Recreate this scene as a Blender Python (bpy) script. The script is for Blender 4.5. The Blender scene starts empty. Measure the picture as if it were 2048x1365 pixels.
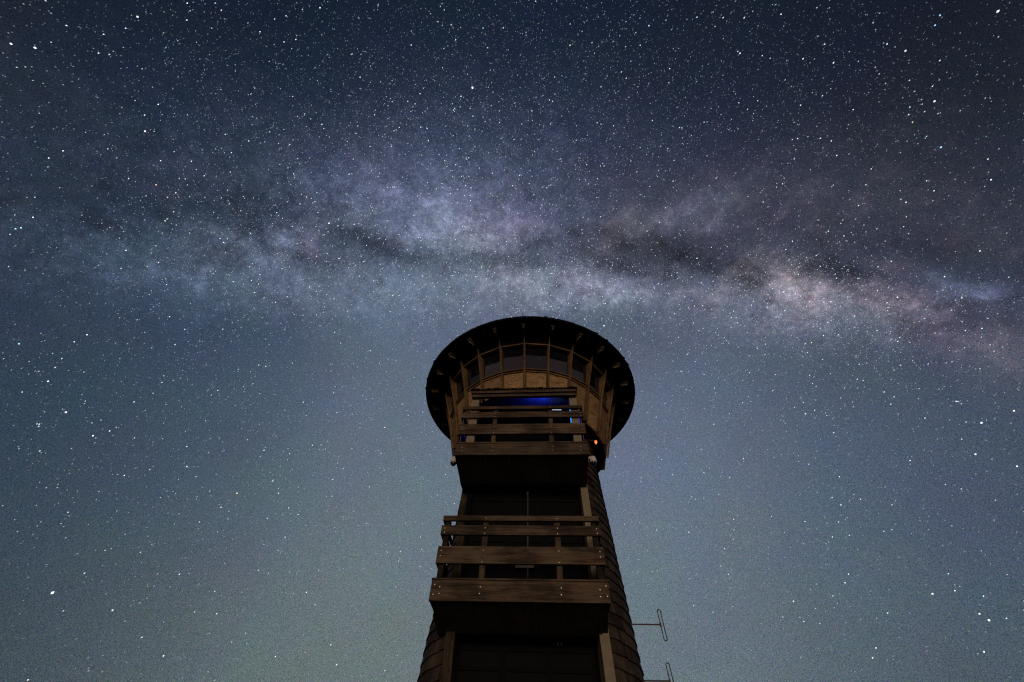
import bpy, math, random
import numpy as np
from mathutils import Vector, Matrix
random.seed(7); rng = np.random.default_rng(11)
sc = bpy.context.scene
COL = sc.collection
G = 1.6                                   # height of the lens above the ground
PI = math.pi
F = 800.0                                 # focal length in units of a 2048-wide frame
PITCH, ROLL, AZ = 0.927, 0.0524, 0.0712
D = 8.0

# ------------------------------------------------------------------ helpers
class MB:
    def __init__(s): s.v = []; s.f = []; s.m = []; s.tint = []
    def add(s, vs, fs, mi=0, tint=0.5):
        n = len(s.v); s.v += [tuple(v) for v in vs]
        for f in fs:
            s.f.append(tuple(n+i for i in f)); s.m.append(mi); s.tint.append(tint)
    def hexa(s, p, mi=0, tint=0.5):
        # p: 8 points, bottom ring 0-3 and top ring 4-7
        s.add(p, [(0,3,2,1),(4,5,6,7),(0,1,5,4),(1,2,6,5),(2,3,7,6),(3,0,4,7)], mi, tint)
    def box(s, x0,x1,y0,y1,z0,z1, fn=None, mi=0, tint=0.5):
        p = [(x0,y0,z0),(x1,y0,z0),(x1,y1,z0),(x0,y1,z0),(x0,y0,z1),(x1,y0,z1),(x1,y1,z1),(x0,y1,z1)]
        if fn: p = [fn(*q) for q in p]
        s.hexa(p, mi, tint)
    def tube(s, pts, r, n=8, closed=False, mi=0):
        pts = [Vector(p) for p in pts]; rings = []
        m = len(pts); ref = Vector((0.13,0.31,0.94)).normalized()
        rs = r if isinstance(r,(list,tuple)) else [r]*m
        for i,p in enumerate(pts):
            if closed: t = pts[(i+1)%m]-pts[i-1]
            else: t = pts[min(i+1,m-1)]-pts[max(i-1,0)]
            t.normalize()
            a = t.cross(ref)
            if a.length < 1e-3: a = t.cross(Vector((1,0,0)))
            a.normalize(); b = t.cross(a)
            rings.append([p+rs[i]*(math.cos(2*PI*k/n)*a+math.sin(2*PI*k/n)*b) for k in range(n)])
        vs = [v for R in rings for v in R]; fs = []
        for i in range(m if closed else m-1):
            j = (i+1)%m
            for k in range(n):
                fs.append((i*n+k, i*n+(k+1)%n, j*n+(k+1)%n, j*n+k))
        if not closed:
            fs.append(tuple(range(n-1,-1,-1))); fs.append(tuple((m-1)*n+k for k in range(n)))
        s.add(vs, fs, mi)
    def lathe(s, prof, n=24, c=(0,0,0), mi=0):
        vs = []; fs = []
        for (r,z) in prof:
            for k in range(n):
                vs.append((c[0]+r*math.cos(2*PI*k/n), c[1]+r*math.sin(2*PI*k/n), c[2]+z))
        for i in range(len(prof)-1):
            for k in range(n):
                fs.append((i*n+k, i*n+(k+1)%n, (i+1)*n+(k+1)%n, (i+1)*n+k))
        s.add(vs, fs, mi)
    def build(s, name, mat, parent=None, bevel=0, smooth=False, loc=None):
        me = bpy.data.meshes.new(name)
        me.from_pydata([tuple(v) for v in s.v], [], s.f); me.update()
        a = me.attributes.new('tint','FLOAT','FACE'); a.data.foreach_set('value', s.tint)
        mats = mat if isinstance(mat,(list,tuple)) else [mat]
        for m in mats: me.materials.append(m)
        me.polygons.foreach_set('material_index', s.m)
        if smooth: me.polygons.foreach_set('use_smooth',[True]*len(s.f))
        o = bpy.data.objects.new(name, me); COL.objects.link(o)
        if loc: o.location = loc
        if parent: o.parent = parent
        if bevel:
            b = o.modifiers.new('bevel','BEVEL'); b.width = bevel; b.segments = 2; b.limit_method = 'ANGLE'
        return o

def tag(o, label=None, cat=None, group=None, kind=None):
    if label: o['label'] = label
    if cat: o['category'] = cat
    if group: o['group'] = group
    if kind: o['kind'] = kind
    return o
def empty(name, loc, rz=0.0):
    o = bpy.data.objects.new(name, None); o.empty_display_size = .3
    COL.objects.link(o); o.location = loc; o.rotation_euler = (0,0,rz); return o

def lin(c):
    return tuple((x/255/12.92 if x/255 <= .04045 else ((x/255+.055)/1.055)**2.4) for x in c)

# ------------------------------------------------------------------ materials
class NT:
    def __init__(s, tree): s.t = tree; s.N = tree.nodes; s.L = tree.links
    def n(s, typ, **kw):
        o = s.N.new(typ)
        for k,v in kw.items(): setattr(o,k,v)
        return o
    def put(s, sock, v):
        if isinstance(v, bpy.types.NodeSocket): s.L.new(v, sock)
        elif v is not None: sock.default_value = v
    def math(s, op, a, b=None, c=None, clamp=False):
        o = s.n('ShaderNodeMath', operation=op); o.use_clamp = clamp
        s.put(o.inputs[0],a); s.put(o.inputs[1],b)
        if c is not None: s.put(o.inputs[2],c)
        return o.outputs[0]
    def vm(s, op, a, b=None, scale=None, c=None):
        o = s.n('ShaderNodeVectorMath', operation=op)
        s.put(o.inputs[0],a)
        if b is not None: s.put(o.inputs[1],b)
        if c is not None: s.put(o.inputs[2],c)
        if scale is not None: s.put(o.inputs[3],scale)
        return o.outputs['Value'] if op in ('DOT_PRODUCT','LENGTH') else o.outputs[0]
    def noise(s, vec, scale, detail=3, rough=.55, dist=0.0):
        o = s.n('ShaderNodeTexNoise'); s.put(o.inputs['Vector'],vec)
        o.inputs['Scale'].default_value = scale; o.inputs['Detail'].default_value = detail
        o.inputs['Roughness'].default_value = rough; o.inputs['Distortion'].default_value = dist
        return o
    def ramp(s, fac, stops):
        o = s.n('ShaderNodeValToRGB'); s.put(o.inputs[0],fac)
        e = o.color_ramp.elements
        while len(e) < len(stops): e.new(.5)
        for i,(p,c) in enumerate(stops):
            e[i].position = p; e[i].color = (*c,1) if len(c)==3 else c
        return o.outputs[0]

def newmat(name):
    m = bpy.data.materials.new(name); m.use_nodes = True
    t = NT(m.node_tree); b = m.node_tree.nodes['Principled BSDF']
    return m, t, b

def mat_wood(name, dark, light, axis=0, scale=1.0, tintamt=.5, rough=.85, grain=1.0, bump=.4, coarse=22):
    """weathered timber: grain stretched along one axis of the object"""
    m,t,b = newmat(name)
    tc = t.n('ShaderNodeTexCoord'); mp = t.n('ShaderNodeMapping')
    t.L.new(tc.outputs['Object'], mp.inputs[0])
    s = [coarse*scale]*3; s[axis] = 1.3*scale; mp.inputs['Scale'].default_value = s
    at = t.n('ShaderNodeAttribute', attribute_name='tint')
    off = t.vm('SCALE', (3.1,7.7,5.3), scale=t.math('MULTIPLY', at.outputs['Fac'], 9.0))
    v = t.vm('ADD', mp.outputs[0], off)
    n1 = t.noise(v, 1.0, 6, .62, .6); n2 = t.noise(v, 4.0, 3, .6)
    big = t.noise(tc.outputs['Object'], 2.3*scale, 3, .5)
    f = t.math('ADD', t.math('MULTIPLY', n1.outputs['Fac'], .75*grain), t.math('MULTIPLY', n2.outputs['Fac'], .25))
    f = t.math('ADD', f, t.math('MULTIPLY', t.math('SUBTRACT', big.outputs['Fac'], .5), .5))
    mid = tuple((a+c)/2 for a,c in zip(dark,light))
    col = t.ramp(f, [(.30,tuple(x*.45 for x in dark)),(.42,dark),(.52,mid),(.68,light)])
    br = t.math('ADD', 1-tintamt/2, t.math('MULTIPLY', at.outputs['Fac'], tintamt))
    col = t.vm('SCALE', col, scale=br)
    st = t.noise(t.vm('ADD', t.vm('MULTIPLY', tc.outputs['Object'], (1.6,1.6,5.0)), off), 1.0, 4, .6)
    hue = t.ramp(st.outputs['Fac'], [(.34,(1.15,.88,.72)),(.47,(1.0,1.0,.95)),(.56,(.97,1.02,.90)),(.68,(1.25,1.25,1.25))])
    col = t.vm('MULTIPLY', col, hue)
    ck = t.noise(t.vm('MULTIPLY', v, (1.0,1.0,1.0)), 2.2, 2, .4, 2.0)
    cr = t.ramp(ck.outputs['Fac'], [(.29,(.25,.25,.25)),(.335,(1,1,1))])
    col = t.vm('MULTIPLY', col, cr)
    t.L.new(col, b.inputs['Base Color']); b.inputs['Roughness'].default_value = rough
    b.inputs['Specular IOR Level'].default_value = .25
    bp = t.n('ShaderNodeBump'); bp.inputs['Strength'].default_value = bump; bp.inputs['Distance'].default_value = .006
    t.L.new(f, bp.inputs['Height']); t.L.new(bp.outputs[0], b.inputs['Normal'])
    return m

def mat_panel(name):
    """rotary-cut plywood: warm tan with dark wavy horizontal flecks"""
    m,t,b = newmat(name)
    tc = t.n('ShaderNodeTexCoord'); at = t.n('ShaderNodeAttribute', attribute_name='tint')
    off = t.vm('SCALE', (13.1,7.7,5.3), scale=t.math('MULTIPLY', at.outputs['Fac'], 9.0))
    mp = t.n('ShaderNodeMapping'); t.L.new(tc.outputs['Object'], mp.inputs[0]); mp.inputs['Scale'].default_value = (6,6,26)
    v = t.vm('ADD', mp.outputs[0], off)
    w = t.noise(t.vm('ADD', tc.outputs['Object'], off), 4.0, 2, .5)
    v2 = t.vm('ADD', v, t.vm('SCALE', w.outputs['Color'], scale=3.5))
    n1 = t.noise(v2, 1.0, 5, .62, 1.2); n2 = t.noise(v2, 3.5, 3, .6)
    big = t.noise(t.vm('ADD', tc.outputs['Object'], off), 1.6, 2, .5)
    f = t.math('ADD', t.math('MULTIPLY', n1.outputs['Fac'], .7), t.math('MULTIPLY', n2.outputs['Fac'], .3))
    col = t.ramp(f, [(.365,(.05,.026,.012)),(.42,(.19,.105,.05)),(.50,(.34,.21,.105)),(.7,(.45,.285,.145))])
    br = t.math('ADD', .45, t.math('MULTIPLY', big.outputs['Fac'], .9))
    br = t.math('MULTIPLY', br, t.math('ADD', .8, t.math('MULTIPLY', at.outputs['Fac'], .4)))
    t.L.new(t.vm('SCALE', col, scale=br), b.inputs['Base Color'])
    b.inputs['Roughness'].default_value = .85; b.inputs['Specular IOR Level'].default_value = .2
    bp = t.n('ShaderNodeBump'); bp.inputs['Strength'].default_value = .6; bp.inputs['Distance'].default_value = .008
    t.L.new(f, bp.inputs['Height']); t.L.new(bp.outputs[0], b.inputs['Normal'])
    return m

def mat_plain(name, col, rough=.6, metal=0.0, spec=.5, var=.25, scale=14):
    m,t,b = newmat(name)
    tc = t.n('ShaderNodeTexCoord'); n = t.noise(tc.outputs['Object'], scale, 4, .6)
    br = t.math('ADD', 1-var, t.math('MULTIPLY', n.outputs['Fac'], 2*var))
    t.L.new(t.vm('SCALE', tuple(col), scale=br), b.inputs['Base Color'])
    b.inputs['Roughness'].default_value = rough; b.inputs['Metallic'].default_value = metal
    b.inputs['Specular IOR Level'].default_value = spec
    return m

def mat_emit(name, col, strength):
    m = bpy.data.materials.new(name); m.use_nodes = True
    t = NT(m.node_tree); m.node_tree.nodes.clear()
    e = t.n('ShaderNodeEmission'); o = t.n('ShaderNodeOutputMaterial')
    e.inputs[0].default_value = (*col,1); e.inputs[1].default_value = strength
    t.L.new(e.outputs[0], o.inputs[0]); return m

M = {}
M['board']   = mat_wood('weathered_board', (.042,.028,.020), (.140,.099,.071), 0, tintamt=.45)
M['post']    = mat_wood('weathered_post', (.05,.034,.022), (.13,.09,.06), 2)
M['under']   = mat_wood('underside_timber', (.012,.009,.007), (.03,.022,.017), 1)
M['trim']    = mat_wood('cabin_trim', (.10,.058,.030), (.20,.125,.065), 2, coarse=40, tintamt=.3)
M['rail']    = mat_wood('cabin_rail', (.12,.072,.038), (.24,.15,.08), 0, coarse=40, tintamt=.3)
M['panel']   = mat_panel('plywood_panel')
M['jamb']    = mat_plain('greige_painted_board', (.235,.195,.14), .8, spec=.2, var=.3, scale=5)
M['jambdark'] = mat_wood('brown_corner_board', (.020,.015,.011), (.060,.045,.032), 2)
M['shingle'] = mat_wood('cedar_shingle', (.025,.0175,.013), (.070,.051,.038), 2, tintamt=1.1, coarse=34)
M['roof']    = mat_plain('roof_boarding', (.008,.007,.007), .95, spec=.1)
M['rafter']  = mat_wood('rafter_wood', (.10,.074,.055), (.25,.195,.15), 2, coarse=30)
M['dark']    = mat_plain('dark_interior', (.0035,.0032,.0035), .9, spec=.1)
M['ceil']    = mat_plain('interior_ceiling', (.20,.20,.22), .8, spec=.1)
M['metal']   = mat_plain('galvanised_metal', (.30,.28,.26), .45, .8)
M['dimmetal'] = mat_plain('dull_metal', (.06,.055,.05), .6, .2)
M['bolt']    = mat_plain('zinc_bolt', (.52,.46,.40), .4, .7)
M['black']   = mat_plain('black_metal', (.02,.018,.02), .5, .3)
M['white']   = mat_plain('white_housing', (.62,.58,.55), .5, var=.12)
M['sign']    = mat_plain('grey_sign', (.11,.10,.095), .7)
m,t,b = newmat('dark_window_glass')
b.inputs['Base Color'].default_value = (.008,.007,.010,1); b.inputs['Roughness'].default_value = .035
b.inputs['IOR'].default_value = 1.9; b.inputs['Specular IOR Level'].default_value = .6
tc = t.n('ShaderNodeTexCoord'); nn = t.noise(tc.outputs['Object'], 3.0, 2)
bp = t.n('ShaderNodeBump'); bp.inputs['Strength'].default_value = .12; bp.inputs['Distance'].default_value = .01
t.L.new(nn.outputs['Fac'], bp.inputs['Height']); t.L.new(bp.outputs[0], b.inputs['Normal'])
M['glass'] = m
m,t,b = newmat('dim_door_glass'); b.inputs['Base Color'].default_value = (.006,.006,.008,1); b.inputs['Roughness'].default_value = .5; b.inputs['Specular IOR Level'].default_value = .02
M['dframe'] = mat_plain('dark_door_frame',(.0065,.006,.0065),.8,spec=.05)
M['doorglass'] = m
m,t,b = newmat('smoked_dome'); b.inputs['Base Color'].default_value = (.01,.01,.012,1); b.inputs['Roughness'].default_value = .08
M['dome'] = m

# ------------------------------------------------------------------ tower dimensions (metres, lens height = 0)
def rc(z): return 1.8145-.0533*z          # shaft radius
PSI = .0192
def B(u,p,z): return (u*math.cos(PSI)-p*math.sin(PSI), -u*math.sin(PSI)-p*math.cos(PSI), z+G)
def SQ(phi, r, z):
    q = min(1,max(0,(z-2.0)/1.5)); q = q*q*(3-2*q)
    return r - .085*q*max(0.0,-math.sin(phi))**.8
def P(phi, r, z):                          # phi from the side facing the lens, positive to the right
    return (r*math.sin(phi), -r*math.cos(phi), z+G)
PHI0 = -.0504; DPH = PI/12
NX0, NX1 = -1.11, .965                     # recess opening
JX0, JX1 = -1.24, 1.10                     # outer edges of the corner boards
BASEZ, BASER = 5.985, 1.79
SILLZ, SILLR = 6.8945, 2.0067
TOPZ, TOPR = 7.598, 2.2158
RIMZ, RIMR = 7.783, 2.845

ax = (D*math.sin(AZ), D*math.cos(AZ))
tower = empty('observation_tower', (ax[0],ax[1],0), -AZ)
tag(tower, 'tall round shingled lookout tower with wide round roof and two timber balconies', 'tower')

# ---- shaft: backing cone with the recess left open, then individually laid shingles
mb = MB()
zs = [-G+.0, 0,1,2,2.35,2.7,3.1,3.5,4,5,6.0]
rings = []
NSEG = 120
def jx0(z): return -1.20-.055*(z-2)
def shaft_angles(z, r):
    a1 = math.asin(min(.999,JX1/r)); a0 = math.asin(max(-.999,jx0(z)/r))
    return [a1 + (2*PI+a0-a1)*k/NSEG for k in range(NSEG+1)]
vs = []
for z in zs:
    r = rc(z)-.035
    vs += [P(a,SQ(a,r,z),z) for a in shaft_angles(z,r)]
fs = []
for i in range(len(zs)-1):
    for k in range(NSEG):
        q = i*(NSEG+1)+k
        fs.append((q,q+1,q+NSEG+2,q+NSEG+1))
mb.add(vs, fs, 0, .3)
row = 0; EXP = .172; z = -G+.02
while z < 5.97:
    zt = min(z+EXP*1.25, 6.0)
    rb = rc(z); a = random.uniform(0,.1)
    aEnd = a+2*PI
    while a < aEnd-.02:
        w = random.uniform(.085,.17)/rb
        a2 = min(a+w, aEnd)
        g = .004/rb
        ac = (a+a2)/2
        xs = [rb*math.sin(q) for q in (a,a2)]; front = math.cos(ac) > 0
        ok = True
        aa, bb = a+g, a2-g
        if front:
            if max(xs) > jx0(z) and min(xs) < JX1:
                lim1 = math.asin(JX1/rb); lim0 = math.asin(jx0(z)/rb)
                an = (a+PI)%(2*PI)-PI; bn = an+(a2-a)
                if an < lim1 < bn: aa += lim1-an
                elif an < lim0 < bn: bb -= bn-lim0
                else: ok = False
        if ok and bb-aa > .004:
            dz = random.uniform(-.008,.008); th = random.uniform(.010,.017); sk = random.uniform(-.006,.006)
            ro = rb+.001+random.uniform(0,.006)
            ri = ro-th; rt_ = rc(zt)-.012
            def Q(a_,r_,z_): return P(a_,SQ(a_,r_,z_),z_)
            p = [Q(aa,ri,z+dz),Q(bb,ri,z+dz+sk),Q(bb,rt_-.006,zt),Q(aa,rt_-.006,zt),
                 Q(aa,ro+.012,z+dz),Q(bb,ro+.012,z+dz+sk),Q(bb,rt_,zt),Q(aa,rt_,zt)]
            mb.hexa(p, 0, random.random())
        a = a2
    z += EXP; row += 1
shaft = mb.build('shingled_wall', M['shingle'], tower)

# ---- corner boards either side of the recess, leaning back with the wall
def corner(x0,x1,xo,name,mat,slant=0):
    mb = MB(); zz = [-G,0,1.5,3,4.5,5.0]
    for i in range(len(zz)-1):
        pts = []
        for zq in (zz[i],zz[i+1]):
            sh = slant*(zq-2); y = -math.sqrt(rc(zq)**2-(xo+sh)**2)-.03
            pts += [(x0+sh,y,zq+G),(x1+sh,y,zq+G),(x1+sh,y+.5,zq+G),(x0+sh,y+.5,zq+G)]
        mb.hexa(pts, 0, .5)
    return mb.build(name, mat, tower)
tag(corner(NX1,JX1,1.10,'corner_board',M['jamb']), 'pale greige corner board on the right side')
corner(-1.205,-1.075,-1.17,'corner_board',M['jambdark'],-.055)  # left board, in a darker brown than the right one

# ---- recess: side and back walls, glazing, pipe
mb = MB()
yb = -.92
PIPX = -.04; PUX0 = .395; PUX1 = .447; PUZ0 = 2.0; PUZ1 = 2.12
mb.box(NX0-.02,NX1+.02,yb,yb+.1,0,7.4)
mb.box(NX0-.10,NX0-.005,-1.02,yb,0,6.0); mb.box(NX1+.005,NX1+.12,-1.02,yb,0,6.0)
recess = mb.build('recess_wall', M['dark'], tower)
def glazed(z0, z1, n):
    o = MB(); gz = MB()
    w = (NX1-NX0-.1)/n
    for k in range(n):
        x0 = NX0+.05+k*w; x1 = x0+w
        for (a,b,c,d) in ((x0,x0+.05,z0,z1),(x1-.05,x1,z0,z1),(x0+.05,x1-.05,z0,z0+.07),(x0+.05,x1-.05,z1-.07,z1),(x0+.05,x1-.05,z0+.95,z0+1.0)):
            o.box(a,b,yb-.045,yb-.002,c+G,d+G)
        gz.box(x0+.05,x1-.05,yb-.022,yb-.012,z0+.07+G,z1-.07+G)
    f = o.build('door_frame', M['dframe'], tower, .003)
    g = gz.build('glass_pane', M['doorglass'], f)
    return f
glazed(-1.5,.55,3); glazed(.75,2.0,3); glazed(2.55,4.35,3); glazed(5.0,6.1,3)
yf = yb-.09
mb = MB(); mb.tube([(PIPX,yf,2.50+G),(PIPX,yf,4.75+G)],.017,10); mb.tube([(PIPX,yf,4.40+G),(PIPX,yf,4.46+G)],.026,10)
mb.build('downpipe', M['dimmetal'], tower, smooth=True)
mb = MB()
for u_ in (PUX0,PUX1): mb.tube([(u_,yf,PUZ0+G),(u_,yf,PUZ1+G)],.010,8)
mb.build('door_pull', M['dimmetal'], tower)

# ---- balconies
def balcony(z0, lab, first):
    """z0 = underside of the front joist"""
    L, R, FP = -1.372, 1.130, 1.875
    mb = MB()
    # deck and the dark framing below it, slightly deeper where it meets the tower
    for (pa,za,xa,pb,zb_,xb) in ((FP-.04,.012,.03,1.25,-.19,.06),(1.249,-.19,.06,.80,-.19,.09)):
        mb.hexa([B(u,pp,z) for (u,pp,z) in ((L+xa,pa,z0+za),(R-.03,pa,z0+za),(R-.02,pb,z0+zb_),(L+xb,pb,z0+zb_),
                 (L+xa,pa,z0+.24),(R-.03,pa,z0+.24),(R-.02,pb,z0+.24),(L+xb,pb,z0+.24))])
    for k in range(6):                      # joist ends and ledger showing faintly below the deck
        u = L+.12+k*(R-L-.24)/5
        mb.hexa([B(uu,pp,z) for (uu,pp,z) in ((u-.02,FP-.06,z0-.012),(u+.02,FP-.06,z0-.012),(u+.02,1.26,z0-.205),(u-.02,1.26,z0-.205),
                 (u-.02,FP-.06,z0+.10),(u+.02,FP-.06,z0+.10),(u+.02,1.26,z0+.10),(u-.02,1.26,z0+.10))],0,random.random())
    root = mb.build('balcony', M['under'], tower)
    tag(root, lab)
    def part(name, *boxes, mat='board', bev=.004, tint=.5, sag=0):
        q = MB()
        for (a,b,c,d,e,f) in boxes:
            q.box(a,b,c,d,e,f, fn=B, tint=tint)
        return q.build(name, M[mat], root, bev)
    j = .012
    part('rim_joist', (L,R,FP-.045,FP,z0,z0+.265), tint=random.random())
    part('deck_edge', (L-.008,R+.012,FP-.16,FP+.012,z0+.267,z0+.292), tint=.7)
    part('rail_board', (L+.004,R+.004,FP-.04,FP,z0+.497,z0+.750), tint=random.random())
    part('rail_board', (L+.002,R+.002,FP-.04,FP,z0+.925,z0+1.078), tint=random.random())
    part('top_rail', (L+.006,R-.002,FP-.04,FP+.004,z0+1.155,z0+1.240), tint=random.random())
    for u in (-.670,.464):
        part('post', (u-.043,u+.043,FP-.135,FP-.043,z0+.05,z0+1.23), mat='post', tint=random.random())
    if first:
        for u in (L+.085, R-.085):
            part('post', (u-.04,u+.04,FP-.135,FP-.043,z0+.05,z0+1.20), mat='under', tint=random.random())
    else:
        part('side_panel', (L+.045,L+.055,1.05,FP-.05,z0+.27,z0+1.10), mat='ceil')
        part('side_panel', (R-.055,R-.045,1.05,FP-.05,z0+.27,z0+1.10), mat='ceil')
    # boards returning along both sides to the tower
    for s,u0 in ((1,L),(-1,R)):
        pend = 1.05
        a,b = (u0+.004,u0+.04) if s == 1 else (u0-.04,u0-.004)
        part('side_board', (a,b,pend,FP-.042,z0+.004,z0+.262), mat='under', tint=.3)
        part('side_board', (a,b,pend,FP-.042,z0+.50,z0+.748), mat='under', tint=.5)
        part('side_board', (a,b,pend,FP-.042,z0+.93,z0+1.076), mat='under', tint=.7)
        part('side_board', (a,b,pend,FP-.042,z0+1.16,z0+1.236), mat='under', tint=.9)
    # bolts
    spots = []
    for u in (-.670,.464):
        spots += [(u,z0+.092),(u+.004,z0+.178),(u-.004,z0+.515),(u+.003,z0+.680),(u,z0+.942),(u,z0+1.032)]
    spots += [(-.668,z0+1.196),(.47,z0+1.190)]
    for u in (L+.062,R-.058):
        spots += [(u,z0+.955),(u-.003,z0+1.025),(u,z0+.60),(u,z0+.675)]
    if first:
        spots += [(L+.052,z0+.075),(L+.05,z0+.20),(L+.135,z0+.085),(L+.13,z0+.17),(R-.04,z0+.08),(R-.042,z0+.21),(R-.135,z0+.075),(R-.13,z0+.16)]
    else:
        spots += [(L+.13,z0+.085),(L+.125,z0+.165),(R-.145,z0+.085),(R-.14,z0+.17)]
    for (u,z) in spots:
        q = MB(); c = B(u,FP,z); d = B(u,FP+.006,z); e = B(u,FP+.012,z)
        q.tube([c,d,e],[.0145,.0135,.007],10)
        q.build('bolt', M['bolt'], root, smooth=False)
    return root
balcony(2.238, 'lower balcony with wide bolted boards', True)
balcony(4.672, 'upper balcony in front of the cabin door', False)

# ---- cabin
def ring_r(z):                              # flaring wall
    if z <= SILLZ: return BASER+(SILLR-BASER)*(z-BASEZ)/(SILLZ-BASEZ)
    return SILLR+(TOPR-SILLR)*(z-SILLZ)/(TOPZ-SILLZ)
def K(k, r, z): return P(PHI0+k*DPH, r, z)
# floor soffit ring and inner shell
mb = MB()
N = 24
vs = []
for k in range(N): vs.append(K(k,BASER-.01,BASEZ+.02))
for k in range(N): vs.append(K(k,1.30,BASEZ+.02))
for k in range(N): vs.append(K(k,BASER-.01,BASEZ+.06))
for k in range(N): vs.append(K(k,1.30,BASEZ+.06))
fs = []
OPEN0, OPEN1 = -1.21, 1.05
def inopen(k):                              # bays cut away for the doorway
    x = 1.9*math.sin(PHI0+(k+.5)*DPH); return math.cos(PHI0+(k+.5)*DPH) > 0 and OPEN0+.15 < x < OPEN1-.1
for k in range(N):
    if inopen(k): continue
    j = (k+1)%N
    fs += [(k,N+k,N+j,j),(2*N+k,2*N+j,3*N+j,3*N+k),(k,j,2*N+j,2*N+k)]
mb.add(vs, fs, 0, .4)
cab = mb.build('cabin', M['roof'], tower)
# wall panels: each bay slightly thick, clipped above the doorway head
HEADZ = 6.33
def bay(mb, k, r_off, z0, z1, thick, s0=0.0, s1=1.0, tint=.5):
    pts = []
    for z in (z0,z1):
        r = ring_r(z)+r_off
        a = Vector(K(k,r,z)); b = Vector(K(k+1,r,z)); c = Vector(K(k+1,r-thick,z)); d = Vector(K(k,r-thick,z))
        pts += [a.lerp(b,s0), a.lerp(b,s1), d.lerp(c,s1), d.lerp(c,s0)]
    mb.hexa(pts, 0, tint)
kmid = range(-12,12)
for k in kmid:
    a = Vector(K(k,1.9,0)); b = Vector(K(k+1,1.9,0)); tn = random.random()
    mb = MB()
    front = math.cos(PHI0+(k+.5)*DPH) > 0
    x0,x1 = a.x,b.x
    if front and x1 > OPEN0 and x0 < OPEN1:
        lo = max(0,(OPEN0-x0)/(x1-x0)); hi = min(1,(OPEN1-x0)/(x1-x0))
        if lo > 0: bay(mb,k,0,BASEZ,HEADZ,.03,0,lo,tn)
        if hi < 1: bay(mb,k,0,BASEZ,HEADZ,.03,hi,1,tn)
        bay(mb,k,0,HEADZ+.001,SILLZ-.02,.03,0,1,tn)
    else:
        bay(mb,k,0,BASEZ,SILLZ-.02,.03,0,1,tn)
    mb.build('wall_panel', M['panel'], cab)
# sill: two thin rails with a shadow gap, window head rail, dark frieze
for k in kmid:
    mb = MB()
    bay(mb,k,.030,SILLZ-.052,SILLZ-.026,.05,0,1,random.random())
    bay(mb,k,.052,SILLZ-.006,SILLZ+.016,.10,0,1,random.random())
    mb.build('sill', M['rail'], cab)
    mb = MB(); bay(mb,k,.028,TOPZ-.012,TOPZ+.014,.06,0,1,random.random())
    mb.build('window_head', M['rail'], cab)
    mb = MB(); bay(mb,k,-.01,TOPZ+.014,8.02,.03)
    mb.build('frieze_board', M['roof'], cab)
    mb = MB(); pts = []
    for z,rg in ((SILLZ-.01,SILLR-.022),(TOPZ+.02,SILLR+.125)):
        a_ = Vector(K(k,rg,z)); b_ = Vector(K(k+1,rg,z)); c_ = Vector(K(k+1,rg-.01,z)); d_ = Vector(K(k,rg-.01,z))
        pts += [a_.lerp(b_,.01),a_.lerp(b_,.99),d_.lerp(c_,.99),d_.lerp(c_,.01)]
    mb.hexa(pts); mb.build('window_pane', M['glass'], cab)
# mullions: narrow outer batten with a wider board behind it
for k in kmid:
    mb = MB(); ph = PHI0+k*DPH
    front = math.cos(ph) > 0; xk = 1.9*math.sin(ph)
    zbot = HEADZ if (front and OPEN0 < xk < OPEN1) else BASEZ-.015
    def strip(w, r0, r1, za, zb, tint, sh=0):
        p = []
        for z in (za,zb):
            R0 = ring_r(z)+r0; R1 = ring_r(z)+r1
            for (rr,ww) in ((R1,-w),(R1,w),(R0,w),(R0,-w)):
                p.append((rr*math.sin(ph)+(ww+sh)*math.cos(ph), -rr*math.cos(ph)+(ww+sh)*math.sin(ph), z+G))
        mb.hexa(p,0,tint)
    strip(.012, .036, .078, zbot, SILLZ, .5+.5*random.random())
    strip(.012, .036, .078, SILLZ, 7.93, .5+.5*random.random())
    strip(.034, -.03, .030, zbot, SILLZ-.0, .3*random.random())
    p = []
    for z in (SILLZ, TOPZ-.013):
        for (rr,ww) in ((ring_r(z)+.03,-.024),(ring_r(z)+.03,.024),((SILLR-.04 if z == SILLZ else SILLR+.105),.024),((SILLR-.04 if z == SILLZ else SILLR+.105),-.024)):
            p.append((rr*math.sin(ph)+ww*math.cos(ph), -rr*math.cos(ph)+ww*math.sin(ph), z+G))
    mb.hexa(p,0,.3*random.random())
    mb.build('mullion', M['trim'], cab)

# ---- roof: low 24-sided cone with boarded underside, fascia, rafter tails
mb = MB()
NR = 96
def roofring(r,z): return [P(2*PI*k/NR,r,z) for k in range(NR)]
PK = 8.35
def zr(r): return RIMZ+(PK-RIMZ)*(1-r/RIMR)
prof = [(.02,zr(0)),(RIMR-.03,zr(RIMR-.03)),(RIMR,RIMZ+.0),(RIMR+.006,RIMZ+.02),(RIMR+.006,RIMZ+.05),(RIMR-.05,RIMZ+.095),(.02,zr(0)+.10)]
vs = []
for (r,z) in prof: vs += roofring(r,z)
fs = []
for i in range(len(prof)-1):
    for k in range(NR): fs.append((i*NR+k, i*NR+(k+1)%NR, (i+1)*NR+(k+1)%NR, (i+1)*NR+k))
mb.add(vs, fs, 0, .5)
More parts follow.
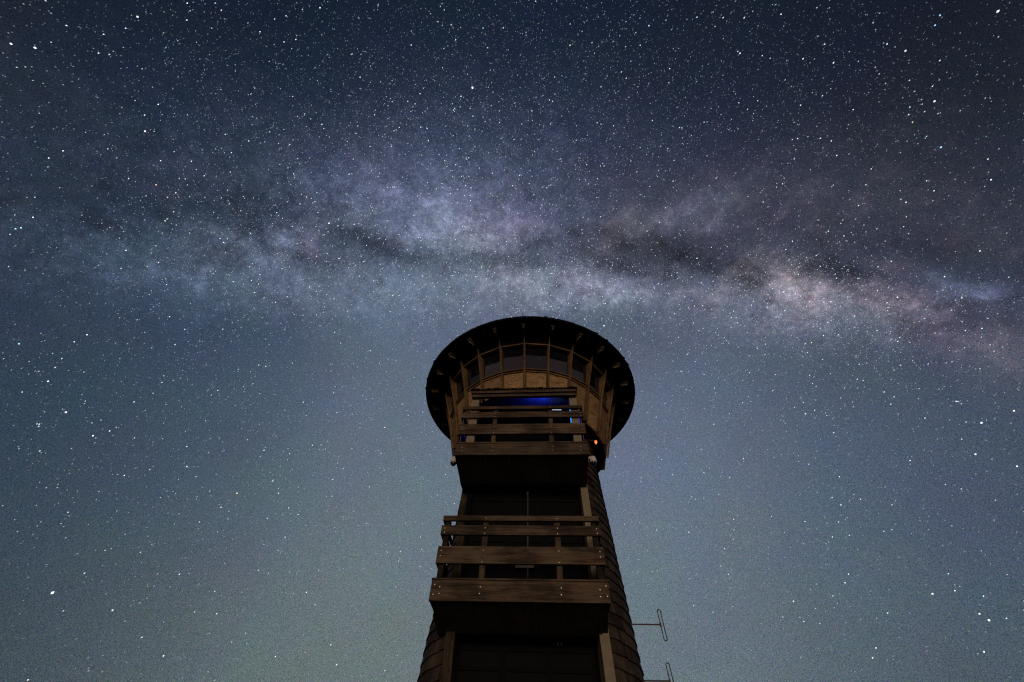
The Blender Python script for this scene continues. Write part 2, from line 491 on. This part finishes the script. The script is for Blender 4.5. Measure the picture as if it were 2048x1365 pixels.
# ragged shingle edge along the eave
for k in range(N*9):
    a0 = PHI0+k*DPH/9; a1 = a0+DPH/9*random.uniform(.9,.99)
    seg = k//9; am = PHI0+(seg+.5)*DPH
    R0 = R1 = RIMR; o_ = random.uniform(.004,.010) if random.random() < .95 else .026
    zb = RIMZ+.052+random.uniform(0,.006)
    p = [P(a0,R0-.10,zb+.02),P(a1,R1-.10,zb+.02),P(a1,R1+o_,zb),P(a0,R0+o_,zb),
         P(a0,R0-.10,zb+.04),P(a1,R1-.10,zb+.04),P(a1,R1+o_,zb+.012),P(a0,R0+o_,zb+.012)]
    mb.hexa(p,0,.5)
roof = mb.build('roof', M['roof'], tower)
def seat(ph, w, ra, rb_, dp0, dp1, name, mat):
    m2 = MB(); p = []
    for dz in (1,0):
        for (r,ww) in ((rb_,-w),(rb_,w),(ra,w),(ra,-w)):
            dp = dp1 if r == rb_ else dp0
            z = zr(r)-.004-(dp if dz else 0)
            p.append((r*math.sin(ph)+ww*math.cos(ph), -r*math.cos(ph)+ww*math.sin(ph), z+G))
    m2.hexa(p,0,random.random())
    return m2.build(name, mat, roof)
for k in kmid:
    ph = PHI0+k*DPH
    m2 = MB()
    for (ww,w) in ((-.026,.0135),(.026,.0135)):
        p = []
        for dz in (1,0):
            for (r,q) in ((2.70,ww-w),(2.70,ww+w),(2.52,ww+w),(2.52,ww-w)):
                z = zr(r)-.004-((.085 if r > 2.5 else .15) if dz else 0)
                p.append((r*math.sin(ph)+q*math.cos(ph), -r*math.cos(ph)+q*math.sin(ph), z+G))
        m2.hexa(p,0,random.random())
    # the block between the paired rafters
    p = []
    for dz in (1,0):
        for (r,q) in ((2.66,-.0125),(2.66,.0125),(2.50,.0125),(2.50,-.0125)):
            z = zr(r)-.004-(.155 if dz else 0)
            p.append((r*math.sin(ph)+q*math.cos(ph), -r*math.cos(ph)+q*math.sin(ph), z+G))
    m2.hexa(p,0,random.random())
    m2.build('rafter_tail', M['rafter'], roof)

# ---- doorway of the upper balcony: lintel with shingled drip edge, jambs, reveal
mb = MB()
def BL_(u,p,z): return B(u,p,z-.016*(1-(u+1.2)/2.25)*1.6)
mb.box(-1.20,1.03,1.835,1.905,6.185,6.258,fn=BL_,tint=.4)
mb.box(-1.205,1.04,1.835,1.935,6.272,6.345,fn=BL_,tint=.6)
lint = mb.build('lintel', mat_wood('lintel_board',(.05,.034,.024),(.12,.09,.066),0), tower, .004)
mb = MB(); u = -1.24
while u < 1.06:
    w = random.uniform(.04,.13); e = min(u+w,1.07)
    mb.box(u+.002,e-.002,1.70,1.955+random.uniform(0,.02),6.347,6.366+random.uniform(0,.022),fn=BL_)
    u = e
mb.build('drip_shingles', M['roof'], lint)
for (a,b) in ((-1.205,-1.045),(.885,1.04)):
    mb = MB(); mb.box(a,b,1.60,1.826,4.97,6.30,fn=B); mb.build('door_jamb', M['jamb'], tower, .004)
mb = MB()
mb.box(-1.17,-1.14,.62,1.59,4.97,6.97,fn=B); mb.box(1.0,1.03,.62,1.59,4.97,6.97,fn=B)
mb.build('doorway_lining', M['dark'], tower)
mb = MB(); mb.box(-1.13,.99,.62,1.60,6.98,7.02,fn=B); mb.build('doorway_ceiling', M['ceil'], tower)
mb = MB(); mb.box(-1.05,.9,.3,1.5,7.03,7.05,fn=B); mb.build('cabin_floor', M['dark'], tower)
mb = MB(); mb.tube([B(.735,.80,6.53),B(.93,.80,6.36)],.012,8); mb.tube([B(.93,.80,6.36),B(.98,.80,6.42)],.02,8)
mb.build('door_closer_arm', M['white'], tower)

# ---- LED strips beside the jambs (lit)
blue = mat_emit('blue_led', (.02,.07,1.0), .75)
cyan = mat_emit('cyan_led', (.03,.30,1.0), 1.3)
dimblue = mat_emit('dim_blue_led', (.008,.012,1.0), .10)
def strip(a,b,p0,p1,z0,z1,m):
    q = MB(); q.box(a,b,p0,p1,z0,z1,fn=B); return q.build('led_strip', m, tower)
strip(.868,.882,1.80,1.828,5.50,5.84,cyan)
strip(1.042,1.056,1.72,1.75,5.30,5.80,blue)
strip(1.050,1.060,1.60,1.62,5.0,5.29,dimblue)
strip(-1.225,-1.217,1.70,1.72,5.0,5.80,dimblue)

# ------------------------------------------------------------------ things on the tower
def Tw(x,y,z):                              # tower-local (z above the ground) -> world
    c,s = math.cos(-AZ), math.sin(-AZ)
    return (ax[0]+c*x-s*y, ax[1]+s*x+c*y, z)

# tube light hanging inside the doorway
q = B(.655,.80,6.82)
tl = empty('tube_light', Tw(*q), -AZ); tag(tl, 'short glowing white tube light inside the upper doorway', 'light')
mb = MB(); mb.box(-.15,.15,-.02,.02,.02,.05); mb.build('housing', M['black'], tl)
mb = MB(); mb.tube([(-.135,0,0),(.135,0,0)],.017,10); mb.build('tube', mat_emit('cool_tube',(.62,.78,1.0),1.6), tl)

# amber lamp under the cabin floor
lx,ly,lz = (1.475,-.80,5.86+G)
lamp = empty('wall_lamp', Tw(lx,ly,lz), -AZ); tag(lamp, 'small glowing amber lamp on a thin arm under the cabin floor', 'lamp')
mb = MB(); mb.tube([(-.17,-.02,.03),(-.08,-.01,.012),(0,0,.045),(0,0,.03)],.006,6); mb.build('bracket', M['black'], lamp)
mb = MB(); mb.lathe([(.001,.05),(.016,.045),(.020,.03),(.014,.02),(.001,.018)],10); mb.build('socket', M['black'], lamp)
mb = MB(); mb.lathe([(.001,.026),(.022,.014),(.031,-.008),(.025,-.036),(.012,-.066),(.001,-.074)],14,c=(.002,0,0)); mb.build('bulb', mat_emit('amber_bulb',(1.0,.27,.06),1.25), lamp, smooth=True)
ld = bpy.data.lights.new('lamp_light','POINT'); ld.energy = .3; ld.color = (1,.42,.10); ld.shadow_soft_size = .03
lo = bpy.data.objects.new('lamp_light', ld); COL.objects.link(lo); lo.parent = lamp; lo.location = (-.02,-.05,-.10)

# domed cameras on both ends of the upper balcony
def dome_cam(side, label):
    bx = 1.13 if side > 0 else -1.372
    q = B(bx,1.52,4.80)
    r = empty('security_camera', Tw(*q), -AZ)
    tag(r, label, 'camera', 'domed cameras beside the upper balcony')
    s = side; cx = (.115 if s > 0 else .075)*s
    mb = MB(); mb.box(min(0,.02*s),max(0,.02*s),-.05,.05,-.05,.07); mb.box(min(.02*s,cx),max(.02*s,cx),-.03,.03,.025,.07)
    mb.build('bracket', M['white'], r, .006)
    mb = MB(); mb.lathe([(.001,.085),(.035,.083),(.052,.065),(.060,.02),(.066,-.03),(.064,-.05),(.05,-.052)],24,c=(cx,0,0)); mb.build('housing', M['white'], r, smooth=True)
    mb = MB(); mb.lathe([(.052,-.050),(.050,-.075),(.036,-.098),(.018,-.108),(.001,-.110)],24,c=(cx,0,0)); mb.build('dome', M['dome'], r, smooth=True)
    return r
dome_cam(1, 'white domed security camera at the right end of the upper balcony, above the shingles')
dome_cam(-1, 'security camera at the left end of the upper balcony, dark against the sky')

# lightning rod
q = P(-.055,2.72,7.9)
rod = MB(); rod.tube([(0,0,0),(0,0,.05),(0,0,.30)],[.016,.011,.008],8); rod.lathe([(.03,0),(.03,.012),(.001,.014)],10)
o = rod.build('lightning_rod', M['black'], None, loc=Tw(*q)); tag(o, 'thin upright rod on the top edge of the round roof', 'rod')

# folded dipole antennas on the right-hand wall
def dipole(z, xo, label):
    xs = rc(z)
    r = empty('dipole_antenna', Tw(xs,0,z+G), -AZ); tag(r, label, 'antenna', 'folded dipole antennas on the tower side')
    arm = xo-xs
    mb = MB(); mb.tube([(-.05,0,0),(arm-.028,0,0)],.0105,8); mb.build('arm', mat_plain('arm_metal_%s'%('red' if z>2 else 'dark'),(.055,.022,.026),.5,.3), r)
    mb = MB(); pts = []; h = .228; w = .026
    for k in range(9): a = PI*k/8; pts.append((arm+w*math.cos(a)+.002*0, 0, h-w+w*math.sin(a)))
    for k in range(9): a = PI+PI*k/8; pts.append((arm+w*math.cos(a), 0, -h+w+w*math.sin(a)))
    mb.tube(pts,.0078,8,closed=True); mb.box(arm-w-.012,arm-w+.012,-.012,.012,-.03,.03); mb.build('loop', M['black'], r)
    r.rotation_euler = (0,-.012,-AZ)
    return r
dipole(2.62, 2.235, 'upper folded dipole loop antenna on a thin arm beside the tower')
dipole(1.87, 2.180, 'lower folded dipole loop antenna cut off by the bottom of the photo')

# small notice behind the lower railing
mb = MB(); mb.box(-.155,.155,-.012,.012,-.035,.035)
o = mb.build('notice_board', M['sign'], None, .003, loc=Tw(*B(-.07,1.03,3.08))); o.rotation_euler = (0,0,-AZ)
tag(o, 'small grey notice plate behind the lower balcony railing', 'sign')

# ------------------------------------------------------------------ ground
me = MB(); me.add([(-4500,-4500,0),(4500,-4500,0),(4500,4500,0),(-4500,4500,0)],[(0,1,2,3)])
gm,t,b = newmat('dark_mountain_ground')
tc = t.n('ShaderNodeTexCoord'); n = t.noise(tc.outputs['Object'], .6, 6, .6)
t.L.new(t.ramp(n.outputs['Fac'],[(.35,(.010,.012,.007)),(.65,(.03,.03,.02))]), b.inputs['Base Color']); b.inputs['Roughness'].default_value = .95
o = me.build('ground', gm); tag(o, kind='structure')
mb = MB(); mb.lathe([(5.6,.05),(5.6,.10),(.01,.104)],64,c=(ax[0],ax[1],-.05))
o = mb.build('path', mat_plain('concrete_apron',(.10,.095,.09),.9,scale=3)); tag(o, kind='structure')

# ------------------------------------------------------------------ camera
cd = bpy.data.cameras.new('camera'); cam = bpy.data.objects.new('camera', cd); COL.objects.link(cam)
cd.sensor_fit = 'HORIZONTAL'; cd.sensor_width = 36; cd.lens = 36*F/2048; cd.clip_end = 20000; cd.clip_start = .05
fw = Vector((0,math.cos(PITCH),math.sin(PITCH))); up = Vector((0,-math.sin(PITCH),math.cos(PITCH))); rt = Vector((1,0,0))
r2 = math.cos(ROLL)*rt+math.sin(ROLL)*up; u2 = -math.sin(ROLL)*rt+math.cos(ROLL)*up
cam.matrix_world = Matrix(((r2.x,u2.x,-fw.x,0),(r2.y,u2.y,-fw.y,0),(r2.z,u2.z,-fw.z,G),(0,0,0,1)))
sc.camera = cam
def sky_dir(x,y):                           # direction in the world of a spot of the night sky
    return (fw+r2*((x-1024)/F)-u2*((y-682.5)/F)).normalized()
def azel(az,el):
    a,e = math.radians(az),math.radians(el); return Vector((math.sin(a)*math.cos(e),math.cos(a)*math.cos(e),math.sin(e)))

# ------------------------------------------------------------------ night sky
W = bpy.data.worlds.new('World'); sc.world = W; W.use_nodes = True
t = NT(W.node_tree); W.node_tree.nodes.clear()
tc = t.n('ShaderNodeTexCoord'); d0 = tc.outputs['Generated']
d0 = t.vm('NORMALIZE', d0)
# smooth sky colours by direction: airglow, with lens vignetting painted into the edges
CP = [(0,0,(8,19,31)),(500,0,(14,26,42)),(1024,0,(19,30,48)),(1500,0,(18,27,42)),(2048,0,(6,14,23)),
 (0,220,(13,29,45)),(500,230,(28,41,60)),(1024,230,(37,48,69)),(1500,230,(33,41,59)),(2048,220,(13,25,38)),
 (0,450,(20,38,56)),(400,430,(34,49,68)),(850,470,(54,65,88)),(1300,500,(54,61,79)),(1700,480,(41,49,65)),(2048,450,(26,36,50)),
 (0,680,(34,53,73)),(420,680,(64,80,100)),(850,680,(92,104,124)),(1400,700,(86,97,117)),(1750,750,(75,85,103)),(2048,750,(53,62,80)),
 (0,930,(38,56,74)),(400,930,(68,85,102)),(780,930,(94,108,124)),(1350,950,(100,112,134)),(1750,950,(85,98,119)),(2048,950,(56,70,88)),
 (0,1180,(46,58,70)),(350,1180,(86,99,109)),(750,1180,(104,117,124)),(1400,1180,(101,115,127)),(1780,1150,(84,98,114)),(2048,1180,(58,72,86)),
 (0,1365,(50,58,66)),(450,1365,(98,110,104)),(800,1365,(102,114,112)),(1400,1365,(100,113,115)),(1750,1365,(82,96,102)),(2048,1365,(60,74,80))]
pts = [(sky_dir(x,y),tuple(q*f_ for q,f_ in zip(lin(c),((1.13,1.15,1.13) if y > 600 else ((.80,.84,.86) if y < 100 else (.94,.96,.97))))),34.0) for x,y,c in CP]
pts += [(azel(180,60),lin((18,24,36)),9.),(azel(180,25),lin((64,60,68)),9.),(azel(150,8),lin((118,100,98)),9.),(azel(210,8),lin((122,102,98)),9.),
        (azel(90,8),lin((84,84,88)),9.),(azel(-90,8),lin((84,80,84)),9.),(azel(90,-40),lin((20,20,20)),9.),(azel(-90,-40),lin((20,20,20)),9.),(azel(180,-60),lin((20,20,20)),9.),(azel(0,-30),lin((60,62,56)),9.)]
num = None; den = None
for (c,col,kk) in pts:
    w = t.math('EXPONENT', t.math('MULTIPLY_ADD', t.vm('DOT_PRODUCT', d0, tuple(c)), kk, -kk))
    num = t.vm('MULTIPLY_ADD', (col[0],col[1],col[2]), b=t.n('ShaderNodeCombineXYZ').outputs[0], c=(0,0,0)) if False else \
          (t.vm('SCALE', tuple(col), scale=w) if num is None else t.vm('ADD', num, t.vm('SCALE', tuple(col), scale=w)))
    den = w if den is None else t.math('ADD', den, w)
base = t.vm('SCALE', num, scale=t.math('DIVIDE', 1.0, den))
# star clouds of the Milky Way, warped by fractal noise
wn = t.noise(d0, 9.0, 3, .6); wn2 = t.noise(d0, 32.0, 5, .7)
warp = t.vm('ADD', t.vm('SCALE', t.vm('SUBTRACT', wn.outputs['Color'], (.5,.5,.5)), scale=.055),
                   t.vm('SCALE', t.vm('SUBTRACT', wn2.outputs['Color'], (.5,.5,.5)), scale=.045))
dw = t.vm('ADD', d0, warp)
def blob(x,y,sx,sy,rot):
    a = math.radians(rot); c = sky_dir(x,y)
    p1 = sky_dir(x+sx*math.cos(a), y+sx*math.sin(a))-c
    p2 = sky_dir(x-sy*math.sin(a), y+sy*math.cos(a))-c
    e1 = p1.normalized()/p1.length; e2 = p2.normalized()/p2.length
    # second axis made perpendicular to the first
    e1n = e1.normalized(); e2 = (e2-e1n*e2.dot(e1n)); 
    k1 = t.vm('DOT_PRODUCT', dw, tuple(e1)); k2 = t.vm('DOT_PRODUCT', dw, tuple(e2))
    k1 = t.math('SUBTRACT', k1, c.dot(e1)); k2 = t.math('SUBTRACT', k2, c.dot(e2))
    q = t.math('ADD', t.math('MULTIPLY',k1,k1), t.math('MULTIPLY',k2,k2))
    return t.math('EXPONENT', t.math('MULTIPLY', q, -1.0))
BL = [(950,500,900,170,4,(.009,.010,.014)),(1620,400,420,130,-4,(.010,.007,.009)),(1450,470,260,60,-10,(.014,.010,.012)),(870,420,250,80,8,(.048,.054,.086)),(850,412,110,38,4,(.026,.030,.050)),(925,440,84,34,12,(.066,.070,.094)),(835,468,75,20,8,(.038,.042,.064)),(960,478,60,22,-8,(.050,.046,.048)),
 (590,487,46,28,-12,(.060,.070,.100)),(628,452,60,22,-20,(.020,.024,.036)),(495,503,86,17,28,(.034,.042,.058)),(345,520,190,62,4,(.014,.021,.034)),(800,580,260,60,5,(.038,.046,.058)),(540,575,270,62,6,(.010,.015,.022)),
 (1040,452,60,50,0,(.032,.022,.026)),(1120,566,150,38,6,(.100,.106,.124)),(1215,582,100,30,8,(.058,.060,.074)),(1274,577,28,18,0,(.040,.040,.046)),(1080,600,200,40,4,(.026,.030,.038)),
 (1234,466,70,34,-18,(.040,.030,.028)),(1374,420,120,26,-24,(.034,.034,.044)),(1424,446,26,12,-30,(.024,.028,.038)),(1434,396,26,14,-10,(.024,.028,.036)),
 (1474,552,46,22,-42,(.070,.054,.048)),(1452,592,60,28,-10,(.050,.044,.048)),(1374,574,60,26,0,(.030,.026,.034)),
 (1588,566,62,28,18,(.165,.135,.130)),(1602,600,80,34,14,(.125,.108,.130)),(1590,632,150,42,6,(.050,.050,.064)),(1549,516,62,16,6,(.028,.026,.026)),
 (1757,596,74,26,14,(.094,.070,.080)),(1796,626,70,34,20,(.050,.040,.050)),(1774,530,60,16,10,(.024,.018,.020)),
 (1936,591,60,15,-10,(.050,.064,.108)),(1876,564,46,14,20,(.022,.028,.044)),(1960,690,190,58,26,(.036,.026,.034)),(1964,475,90,40,0,(.012,.009,.008)),
 (1560,650,260,60,4,(.016,.017,.024)),(980,320,300,120,0,(.012,.014,.027)),(628,492,18,20,0,(.030,.008,.024)),(330,385,36,16,10,(.008,.003,.005))]
acc = None
for (x,y,sx,sy,rot,col) in BL:
    s_ = t.vm('SCALE', col, scale=blob(x,y,sx,sy,rot))
    acc = s_ if acc is None else t.vm('ADD', acc, s_)
fb = t.noise(t.vm('ADD', d0, t.vm('SCALE', warp, scale=.35)), 26.0, 7, .72); fb2 = t.noise(d0, 95.0, 5, .75)
mod = t.math('EXPONENT', t.math('ADD', t.math('MULTIPLY', t.math('SUBTRACT', fb.outputs['Fac'], .5), 4.3), t.math('MULTIPLY', t.math('SUBTRACT', fb2.outputs['Fac'], .5), 2.2)))
milky = t.vm('SCALE', acc, scale=t.math('MULTIPLY', mod, 1.22))
tot = t.vm('ADD', base, milky)
# dust lanes: traced ones plus ragged filaments inside the band
DL = [(1344,508,160,32,8,.60),(1780,500,200,34,8,.22),(1230,528,110,14,16,.45),(1504,562,28,24,-30,.55),(1500,470,170,40,-6,.22),(735,482,90,20,22,.52),(820,512,110,16,6,.36),(525,415,150,34,14,.30),(1699,572,24,40,-25,.42),
      (1724,548,60,14,12,.35),(1895,612,60,16,14,.36),(1850,660,60,16,20,.26),(250,400,200,44,8,.15),(1030,520,90,14,10,.34),(1080,505,26,50,25,.16),(1640,540,80,14,10,.35),(650,520,60,18,14,.30)]
for (x,y,sx,sy,rot,k) in DL:
    f = t.math('SUBTRACT', 1.0, t.math('MULTIPLY', blob(x,y,sx,sy,rot), k))
    tot = t.vm('SCALE', tot, scale=f)
band = t.math('ADD', blob(700,480,620,110,4), blob(1560,570,640,110,5))
dn = t.noise(t.vm('ADD', d0, t.vm('SCALE', warp, scale=.6)), 15.0, 8, .68)
dust = t.math('MULTIPLY', t.math('MAXIMUM', t.math('SUBTRACT', dn.outputs['Fac'], .50), 0.0), t.math('MULTIPLY', band, -3.9))
dcol = t.n('ShaderNodeCombineXYZ')
for i_,kq in enumerate((.90,1.0,1.05)): t.L.new(t.math('EXPONENT', t.math('MULTIPLY', dust, kq)), dcol.inputs[i_])
tot = t.vm('MULTIPLY', tot, dcol.outputs[0])
# uneven airglow tint and unresolved faint stars
tint = t.noise(d0, 7.0, 3, .6)
tot = t.vm('MULTIPLY', tot, t.vm('ADD', (.86,.84,.86), t.vm('SCALE', tint.outputs['Color'], scale=.28)))
gr = t.noise(d0, 820.0, 0, .5)
gv = t.vm('ADD', t.vm('SCALE', gr.outputs['Color'], scale=1.0), t.math('MULTIPLY', gr.outputs['Fac'], 1.25))
tot = t.vm('MULTIPLY', tot, t.vm('MAXIMUM', t.vm('ADD', gv, (-.125,-.125,-.125)), (.1,.1,.1)))
bg = t.n('ShaderNodeBackground'); out = t.n('ShaderNodeOutputWorld')
t.L.new(tot, bg.inputs[0]); bg.inputs[1].default_value = 1.0; t.L.new(bg.outputs[0], out.inputs[0])

# ------------------------------------------------------------------ resolved stars: tiny far glowing bodies
RS = 3000.0
def in_frame(dv):
    z = dv@np.array(fw); x = 1024+F*(dv@np.array(r2))/np.maximum(z,1e-3); y = 682.5-F*(dv@np.array(u2))/np.maximum(z,1e-3)
    return x,y,z>0.05
def gz(x,y,cx,cy,sx,sy,rot=0):
    a = math.radians(rot); dx = x-cx; dy = y-cy
    u = dx*math.cos(a)+dy*math.sin(a); v = -dx*math.sin(a)+dy*math.cos(a)
    return np.exp(-(u/sx)**2-(v/sy)**2)
NC = 620000
v = rng.normal(size=(NC,3)); v /= np.linalg.norm(v,axis=1)[:,None]; v[:,2] = np.abs(v[:,2])
x,y,fr = in_frame(v)
dens = .11+.10*np.exp(-((y-250)/330)**2)
dens = dens*np.where(y>650, np.clip(1-(y-650)/900,.30,1), 1.0)
band_ = .85*gz(x,y,880,420,230,110)+.75*gz(x,y,1110,560,220,60,5)+.40*gz(x,y,560,500,330,90,10)+.55*gz(x,y,1590,590,160,70,8)+.30*gz(x,y,1600,600,450,120,8)+.22*gz(x,y,950,280,450,190)+.30*gz(x,y,1936,590,60,22)+.25*gz(x,y,800,600,350,60)
dens += band_*(1-.6*gz(x,y,735,482,90,22,22)-.6*gz(x,y,1344,508,150,30,8))
dens *= np.clip(.5+.5*np.minimum(x,2048-x)/350,.5,1)
dens = np.where(fr&(x>-200)&(x<2250)&(y>-200)&(y<1600), dens, .06)
keep = rng.random(NC) < dens*np.where(v[:,2]<.03,0,1)
v = v[keep]; x = x[keep]; y = y[keep]; n = len(v)
# brightness: steep law
u = rng.random(n); low = np.clip((y-420)/400,0,1)*(y<3000)
mag = (.15+.08*low)*u**(-.45); mag = np.minimum(mag,5)
size = .00052*np.clip(.80+.26*np.log(mag/.14+1e-6), .78, 1.38)
lum = np.clip(mag+.10*low,.12,1.8)
asp = 1.5+.5*rng.random(n)
# hand placed bright stars (px of the picture they are read from -> sky direction)
BR = [(945,176,3.0,0),(290,263,1.9,0),(22,88,1.8,0),(70,96,2.0,0),(105,1186,2.6,0),(225,1221,1.5,0),(1208,652,2.2,0),(1996,23,2.1,0),(1811,102,1.7,0),(1869,203,1.8,0),
 (1882,295,1.8,1),(1480,107,1.6,0),(658,447,2.1,0),(132,825,1.9,0),(186,872,1.7,0),(96,763,1.6,0),(474,987,1.7,2),(557,987,1.3,0),(1963,846,2.0,0),(1951,909,1.7,0),
 (2028,822,1.6,0),(1865,1188,1.8,0),(1978,1241,2.0,0),(1959,1228,1.5,0),(2034,933,1.5,0),(38,688,1.6,1),(275,34,1.9,0),(1140,91,1.4,0),(1606,118,1.4,0),(1667,126,1.5,0),
 (1587,1203,1.4,0),(1880,31,1.4,1),(1870,51,1.4,1),(1774,88,1.2,1),(633,513,1.5,2),(1025,372,1.4,0),(922,193,1.5,0),(840,188,1.3,0),(312,370,1.4,2),(66,435,1.3,0),
 (1982,360,1.4,0),(1812,405,1.3,0),(528,901,1.4,0),(442,1015,1.2,0),(613,1185,1.3,0),(327,1312,1.5,0),(1745,1316,1.4,0),(1968,1304,1.5,0),(174,670,1.4,0),(31,458,1.5,1),
 (42,456,1.5,1),(640,16,1.5,0),(1562,29,1.3,0),(520,64,1.2,0),(1298,52,1.3,0),(1394,517,1.6,0),(1795,595,1.5,0),(1530,710,1.2,0),(1690,1166,1.3,0),(720,155,1.3,0)]
bd = np.array([tuple(sky_dir(a,b)) for a,b,_,_ in BR]); bs = np.array([s for _,_,s,_ in BR])
v = np.vstack([v,bd]); size = np.concatenate([size,.00070*bs]); lum = np.concatenate([lum,np.full(len(BR),1.7)]); asp = np.concatenate([asp,np.full(len(BR),1.25)])
x = np.concatenate([x,[b[0] for b in BR]]); y = np.concatenate([y,[b[1] for b in BR]])
# faint halo around the brightest one is left to its size; colours
tcol = rng.random(len(v)); colr = np.ones((len(v),3))
colr[:] = (.84,.93,1.0)
colr[tcol<.30] = (.62,.78,1.0); colr[(tcol>.90)] = (1.0,.96,.92); colr[tcol>.99] = (1.0,.72,.55); colr[(tcol>.30)&(tcol<.36)] = (.45,.80,1.0)
for i,(_,_,_,c) in enumerate(BR):
    colr[len(v)-len(BR)+i] = [(.88,.94,1.0),(.35,.68,1.0),(1.0,.62,.42)][c]
# trail direction
th = np.radians(45+28*np.exp(-((x-950)/420)**2-((y-150)/380)**2)-12*np.exp(-((x-60)/350)**2-((y-1200)/350)**2)-80*np.exp(-((x-0)/260)**2-((y-0)/220)**2))
R2 = np.array(r2); U2 = np.array(u2)
tx = np.cos(th)[:,None]*R2+np.sin(th)[:,None]*U2
tx -= (tx*v).sum(1)[:,None]*v; tx /= np.linalg.norm(tx,axis=1)[:,None]
ty = np.cross(v,tx)
C = v*RS+np.array([0,0,G]); s = (size*RS)[:,None]; L = tx*s*asp[:,None]; H = ty*s; Dp = v*s
nv = len(v)
verts = np.stack([C+L,C+H,C-L,C-H,C+Dp,C-Dp],1).reshape(-1,3)
tri = np.array([(0,1,5),(1,2,5),(2,3,5),(3,0,5),(1,0,4),(2,1,4),(3,2,4),(0,3,4)])
faces = (tri[None]+6*np.arange(nv)[:,None,None]).reshape(-1,3)
me = bpy.data.meshes.new('stars'); me.vertices.add(len(verts)); me.vertices.foreach_set('co',verts.ravel())
me.loops.add(faces.size); me.loops.foreach_set('vertex_index',faces.ravel().astype(np.int32))
me.polygons.add(len(faces)); me.polygons.foreach_set('loop_start',np.arange(0,faces.size,3,dtype=np.int32))
me.update(calc_edges=True)
ca = me.attributes.new('glow','FLOAT_COLOR','FACE')
cc = np.repeat(np.concatenate([colr*lum[:,None],np.ones((nv,1))],1),8,axis=0)
ca.data.foreach_set('color',cc.ravel())
sm = bpy.data.materials.new('starlight'); sm.use_nodes = True; t2 = NT(sm.node_tree); sm.node_tree.nodes.clear()
at = t2.n('ShaderNodeAttribute', attribute_name='glow'); em = t2.n('ShaderNodeEmission'); oo = t2.n('ShaderNodeOutputMaterial')
t2.L.new(at.outputs['Color'], em.inputs[0]); t2.L.new(em.outputs[0], oo.inputs[0])
sm.cycles.emission_sampling = 'NONE'
me.materials.append(sm)
so = bpy.data.objects.new('stars', me); COL.objects.link(so); tag(so, 'countless small white and blue stars across the night sky', 'stars', kind='stuff')
print('stars', nv)

# ------------------------------------------------------------------ lights of the place
sd = bpy.data.lights.new('town_glow','SUN'); sd.energy = .95; sd.angle = math.radians(24); sd.color = (1.0,.78,.56)
so = bpy.data.objects.new('town_glow', sd); COL.objects.link(so)
dirv = -azel(180+4, 7)                      # low, from behind and left of the lens
so.rotation_euler = dirv.to_track_quat('-Z','Y').to_euler(); so.location = (-5,-5,10)
bl = bpy.data.lights.new('blue_light','POINT'); bl.energy = 1.9; bl.color = (.02,.06,1.0); bl.shadow_soft_size = .03
bo = bpy.data.objects.new('blue_light', bl); COL.objects.link(bo); bo.location = Tw(*B(.36,1.10,6.84))
for (u_,e_,p_,z_) in ((-1.27,.10,1.55,5.45),(1.07,.22,1.55,5.45),(-.05,.25,1.14,6.86),(.12,1.0,1.12,6.83)):
    l_ = bpy.data.lights.new('blue_light','POINT'); l_.energy = e_; l_.color = (.02,.04,1.0); l_.shadow_soft_size = .01
    o_ = bpy.data.objects.new('blue_light', l_); COL.objects.link(o_); o_.location = Tw(*B(u_,p_,z_))

sc.view_settings.view_transform = 'Standard'; sc.view_settings.look = 'None'; sc.view_settings.exposure = 0; sc.view_settings.gamma = 1
sc.render.engine = 'CYCLES'
sc.cycles.use_denoising = False; sc.cycles.use_adaptive_sampling = False
sc.cycles.max_bounces = 4; sc.cycles.diffuse_bounces = 2; sc.cycles.glossy_bounces = 3
sc.cycles.pixel_filter_type = 'BLACKMAN_HARRIS'; sc.cycles.filter_width = 1.25
W.cycles.sampling_method = 'MANUAL'; W.cycles.sample_map_resolution = 256
sc.cycles.sample_clamp_indirect = 3
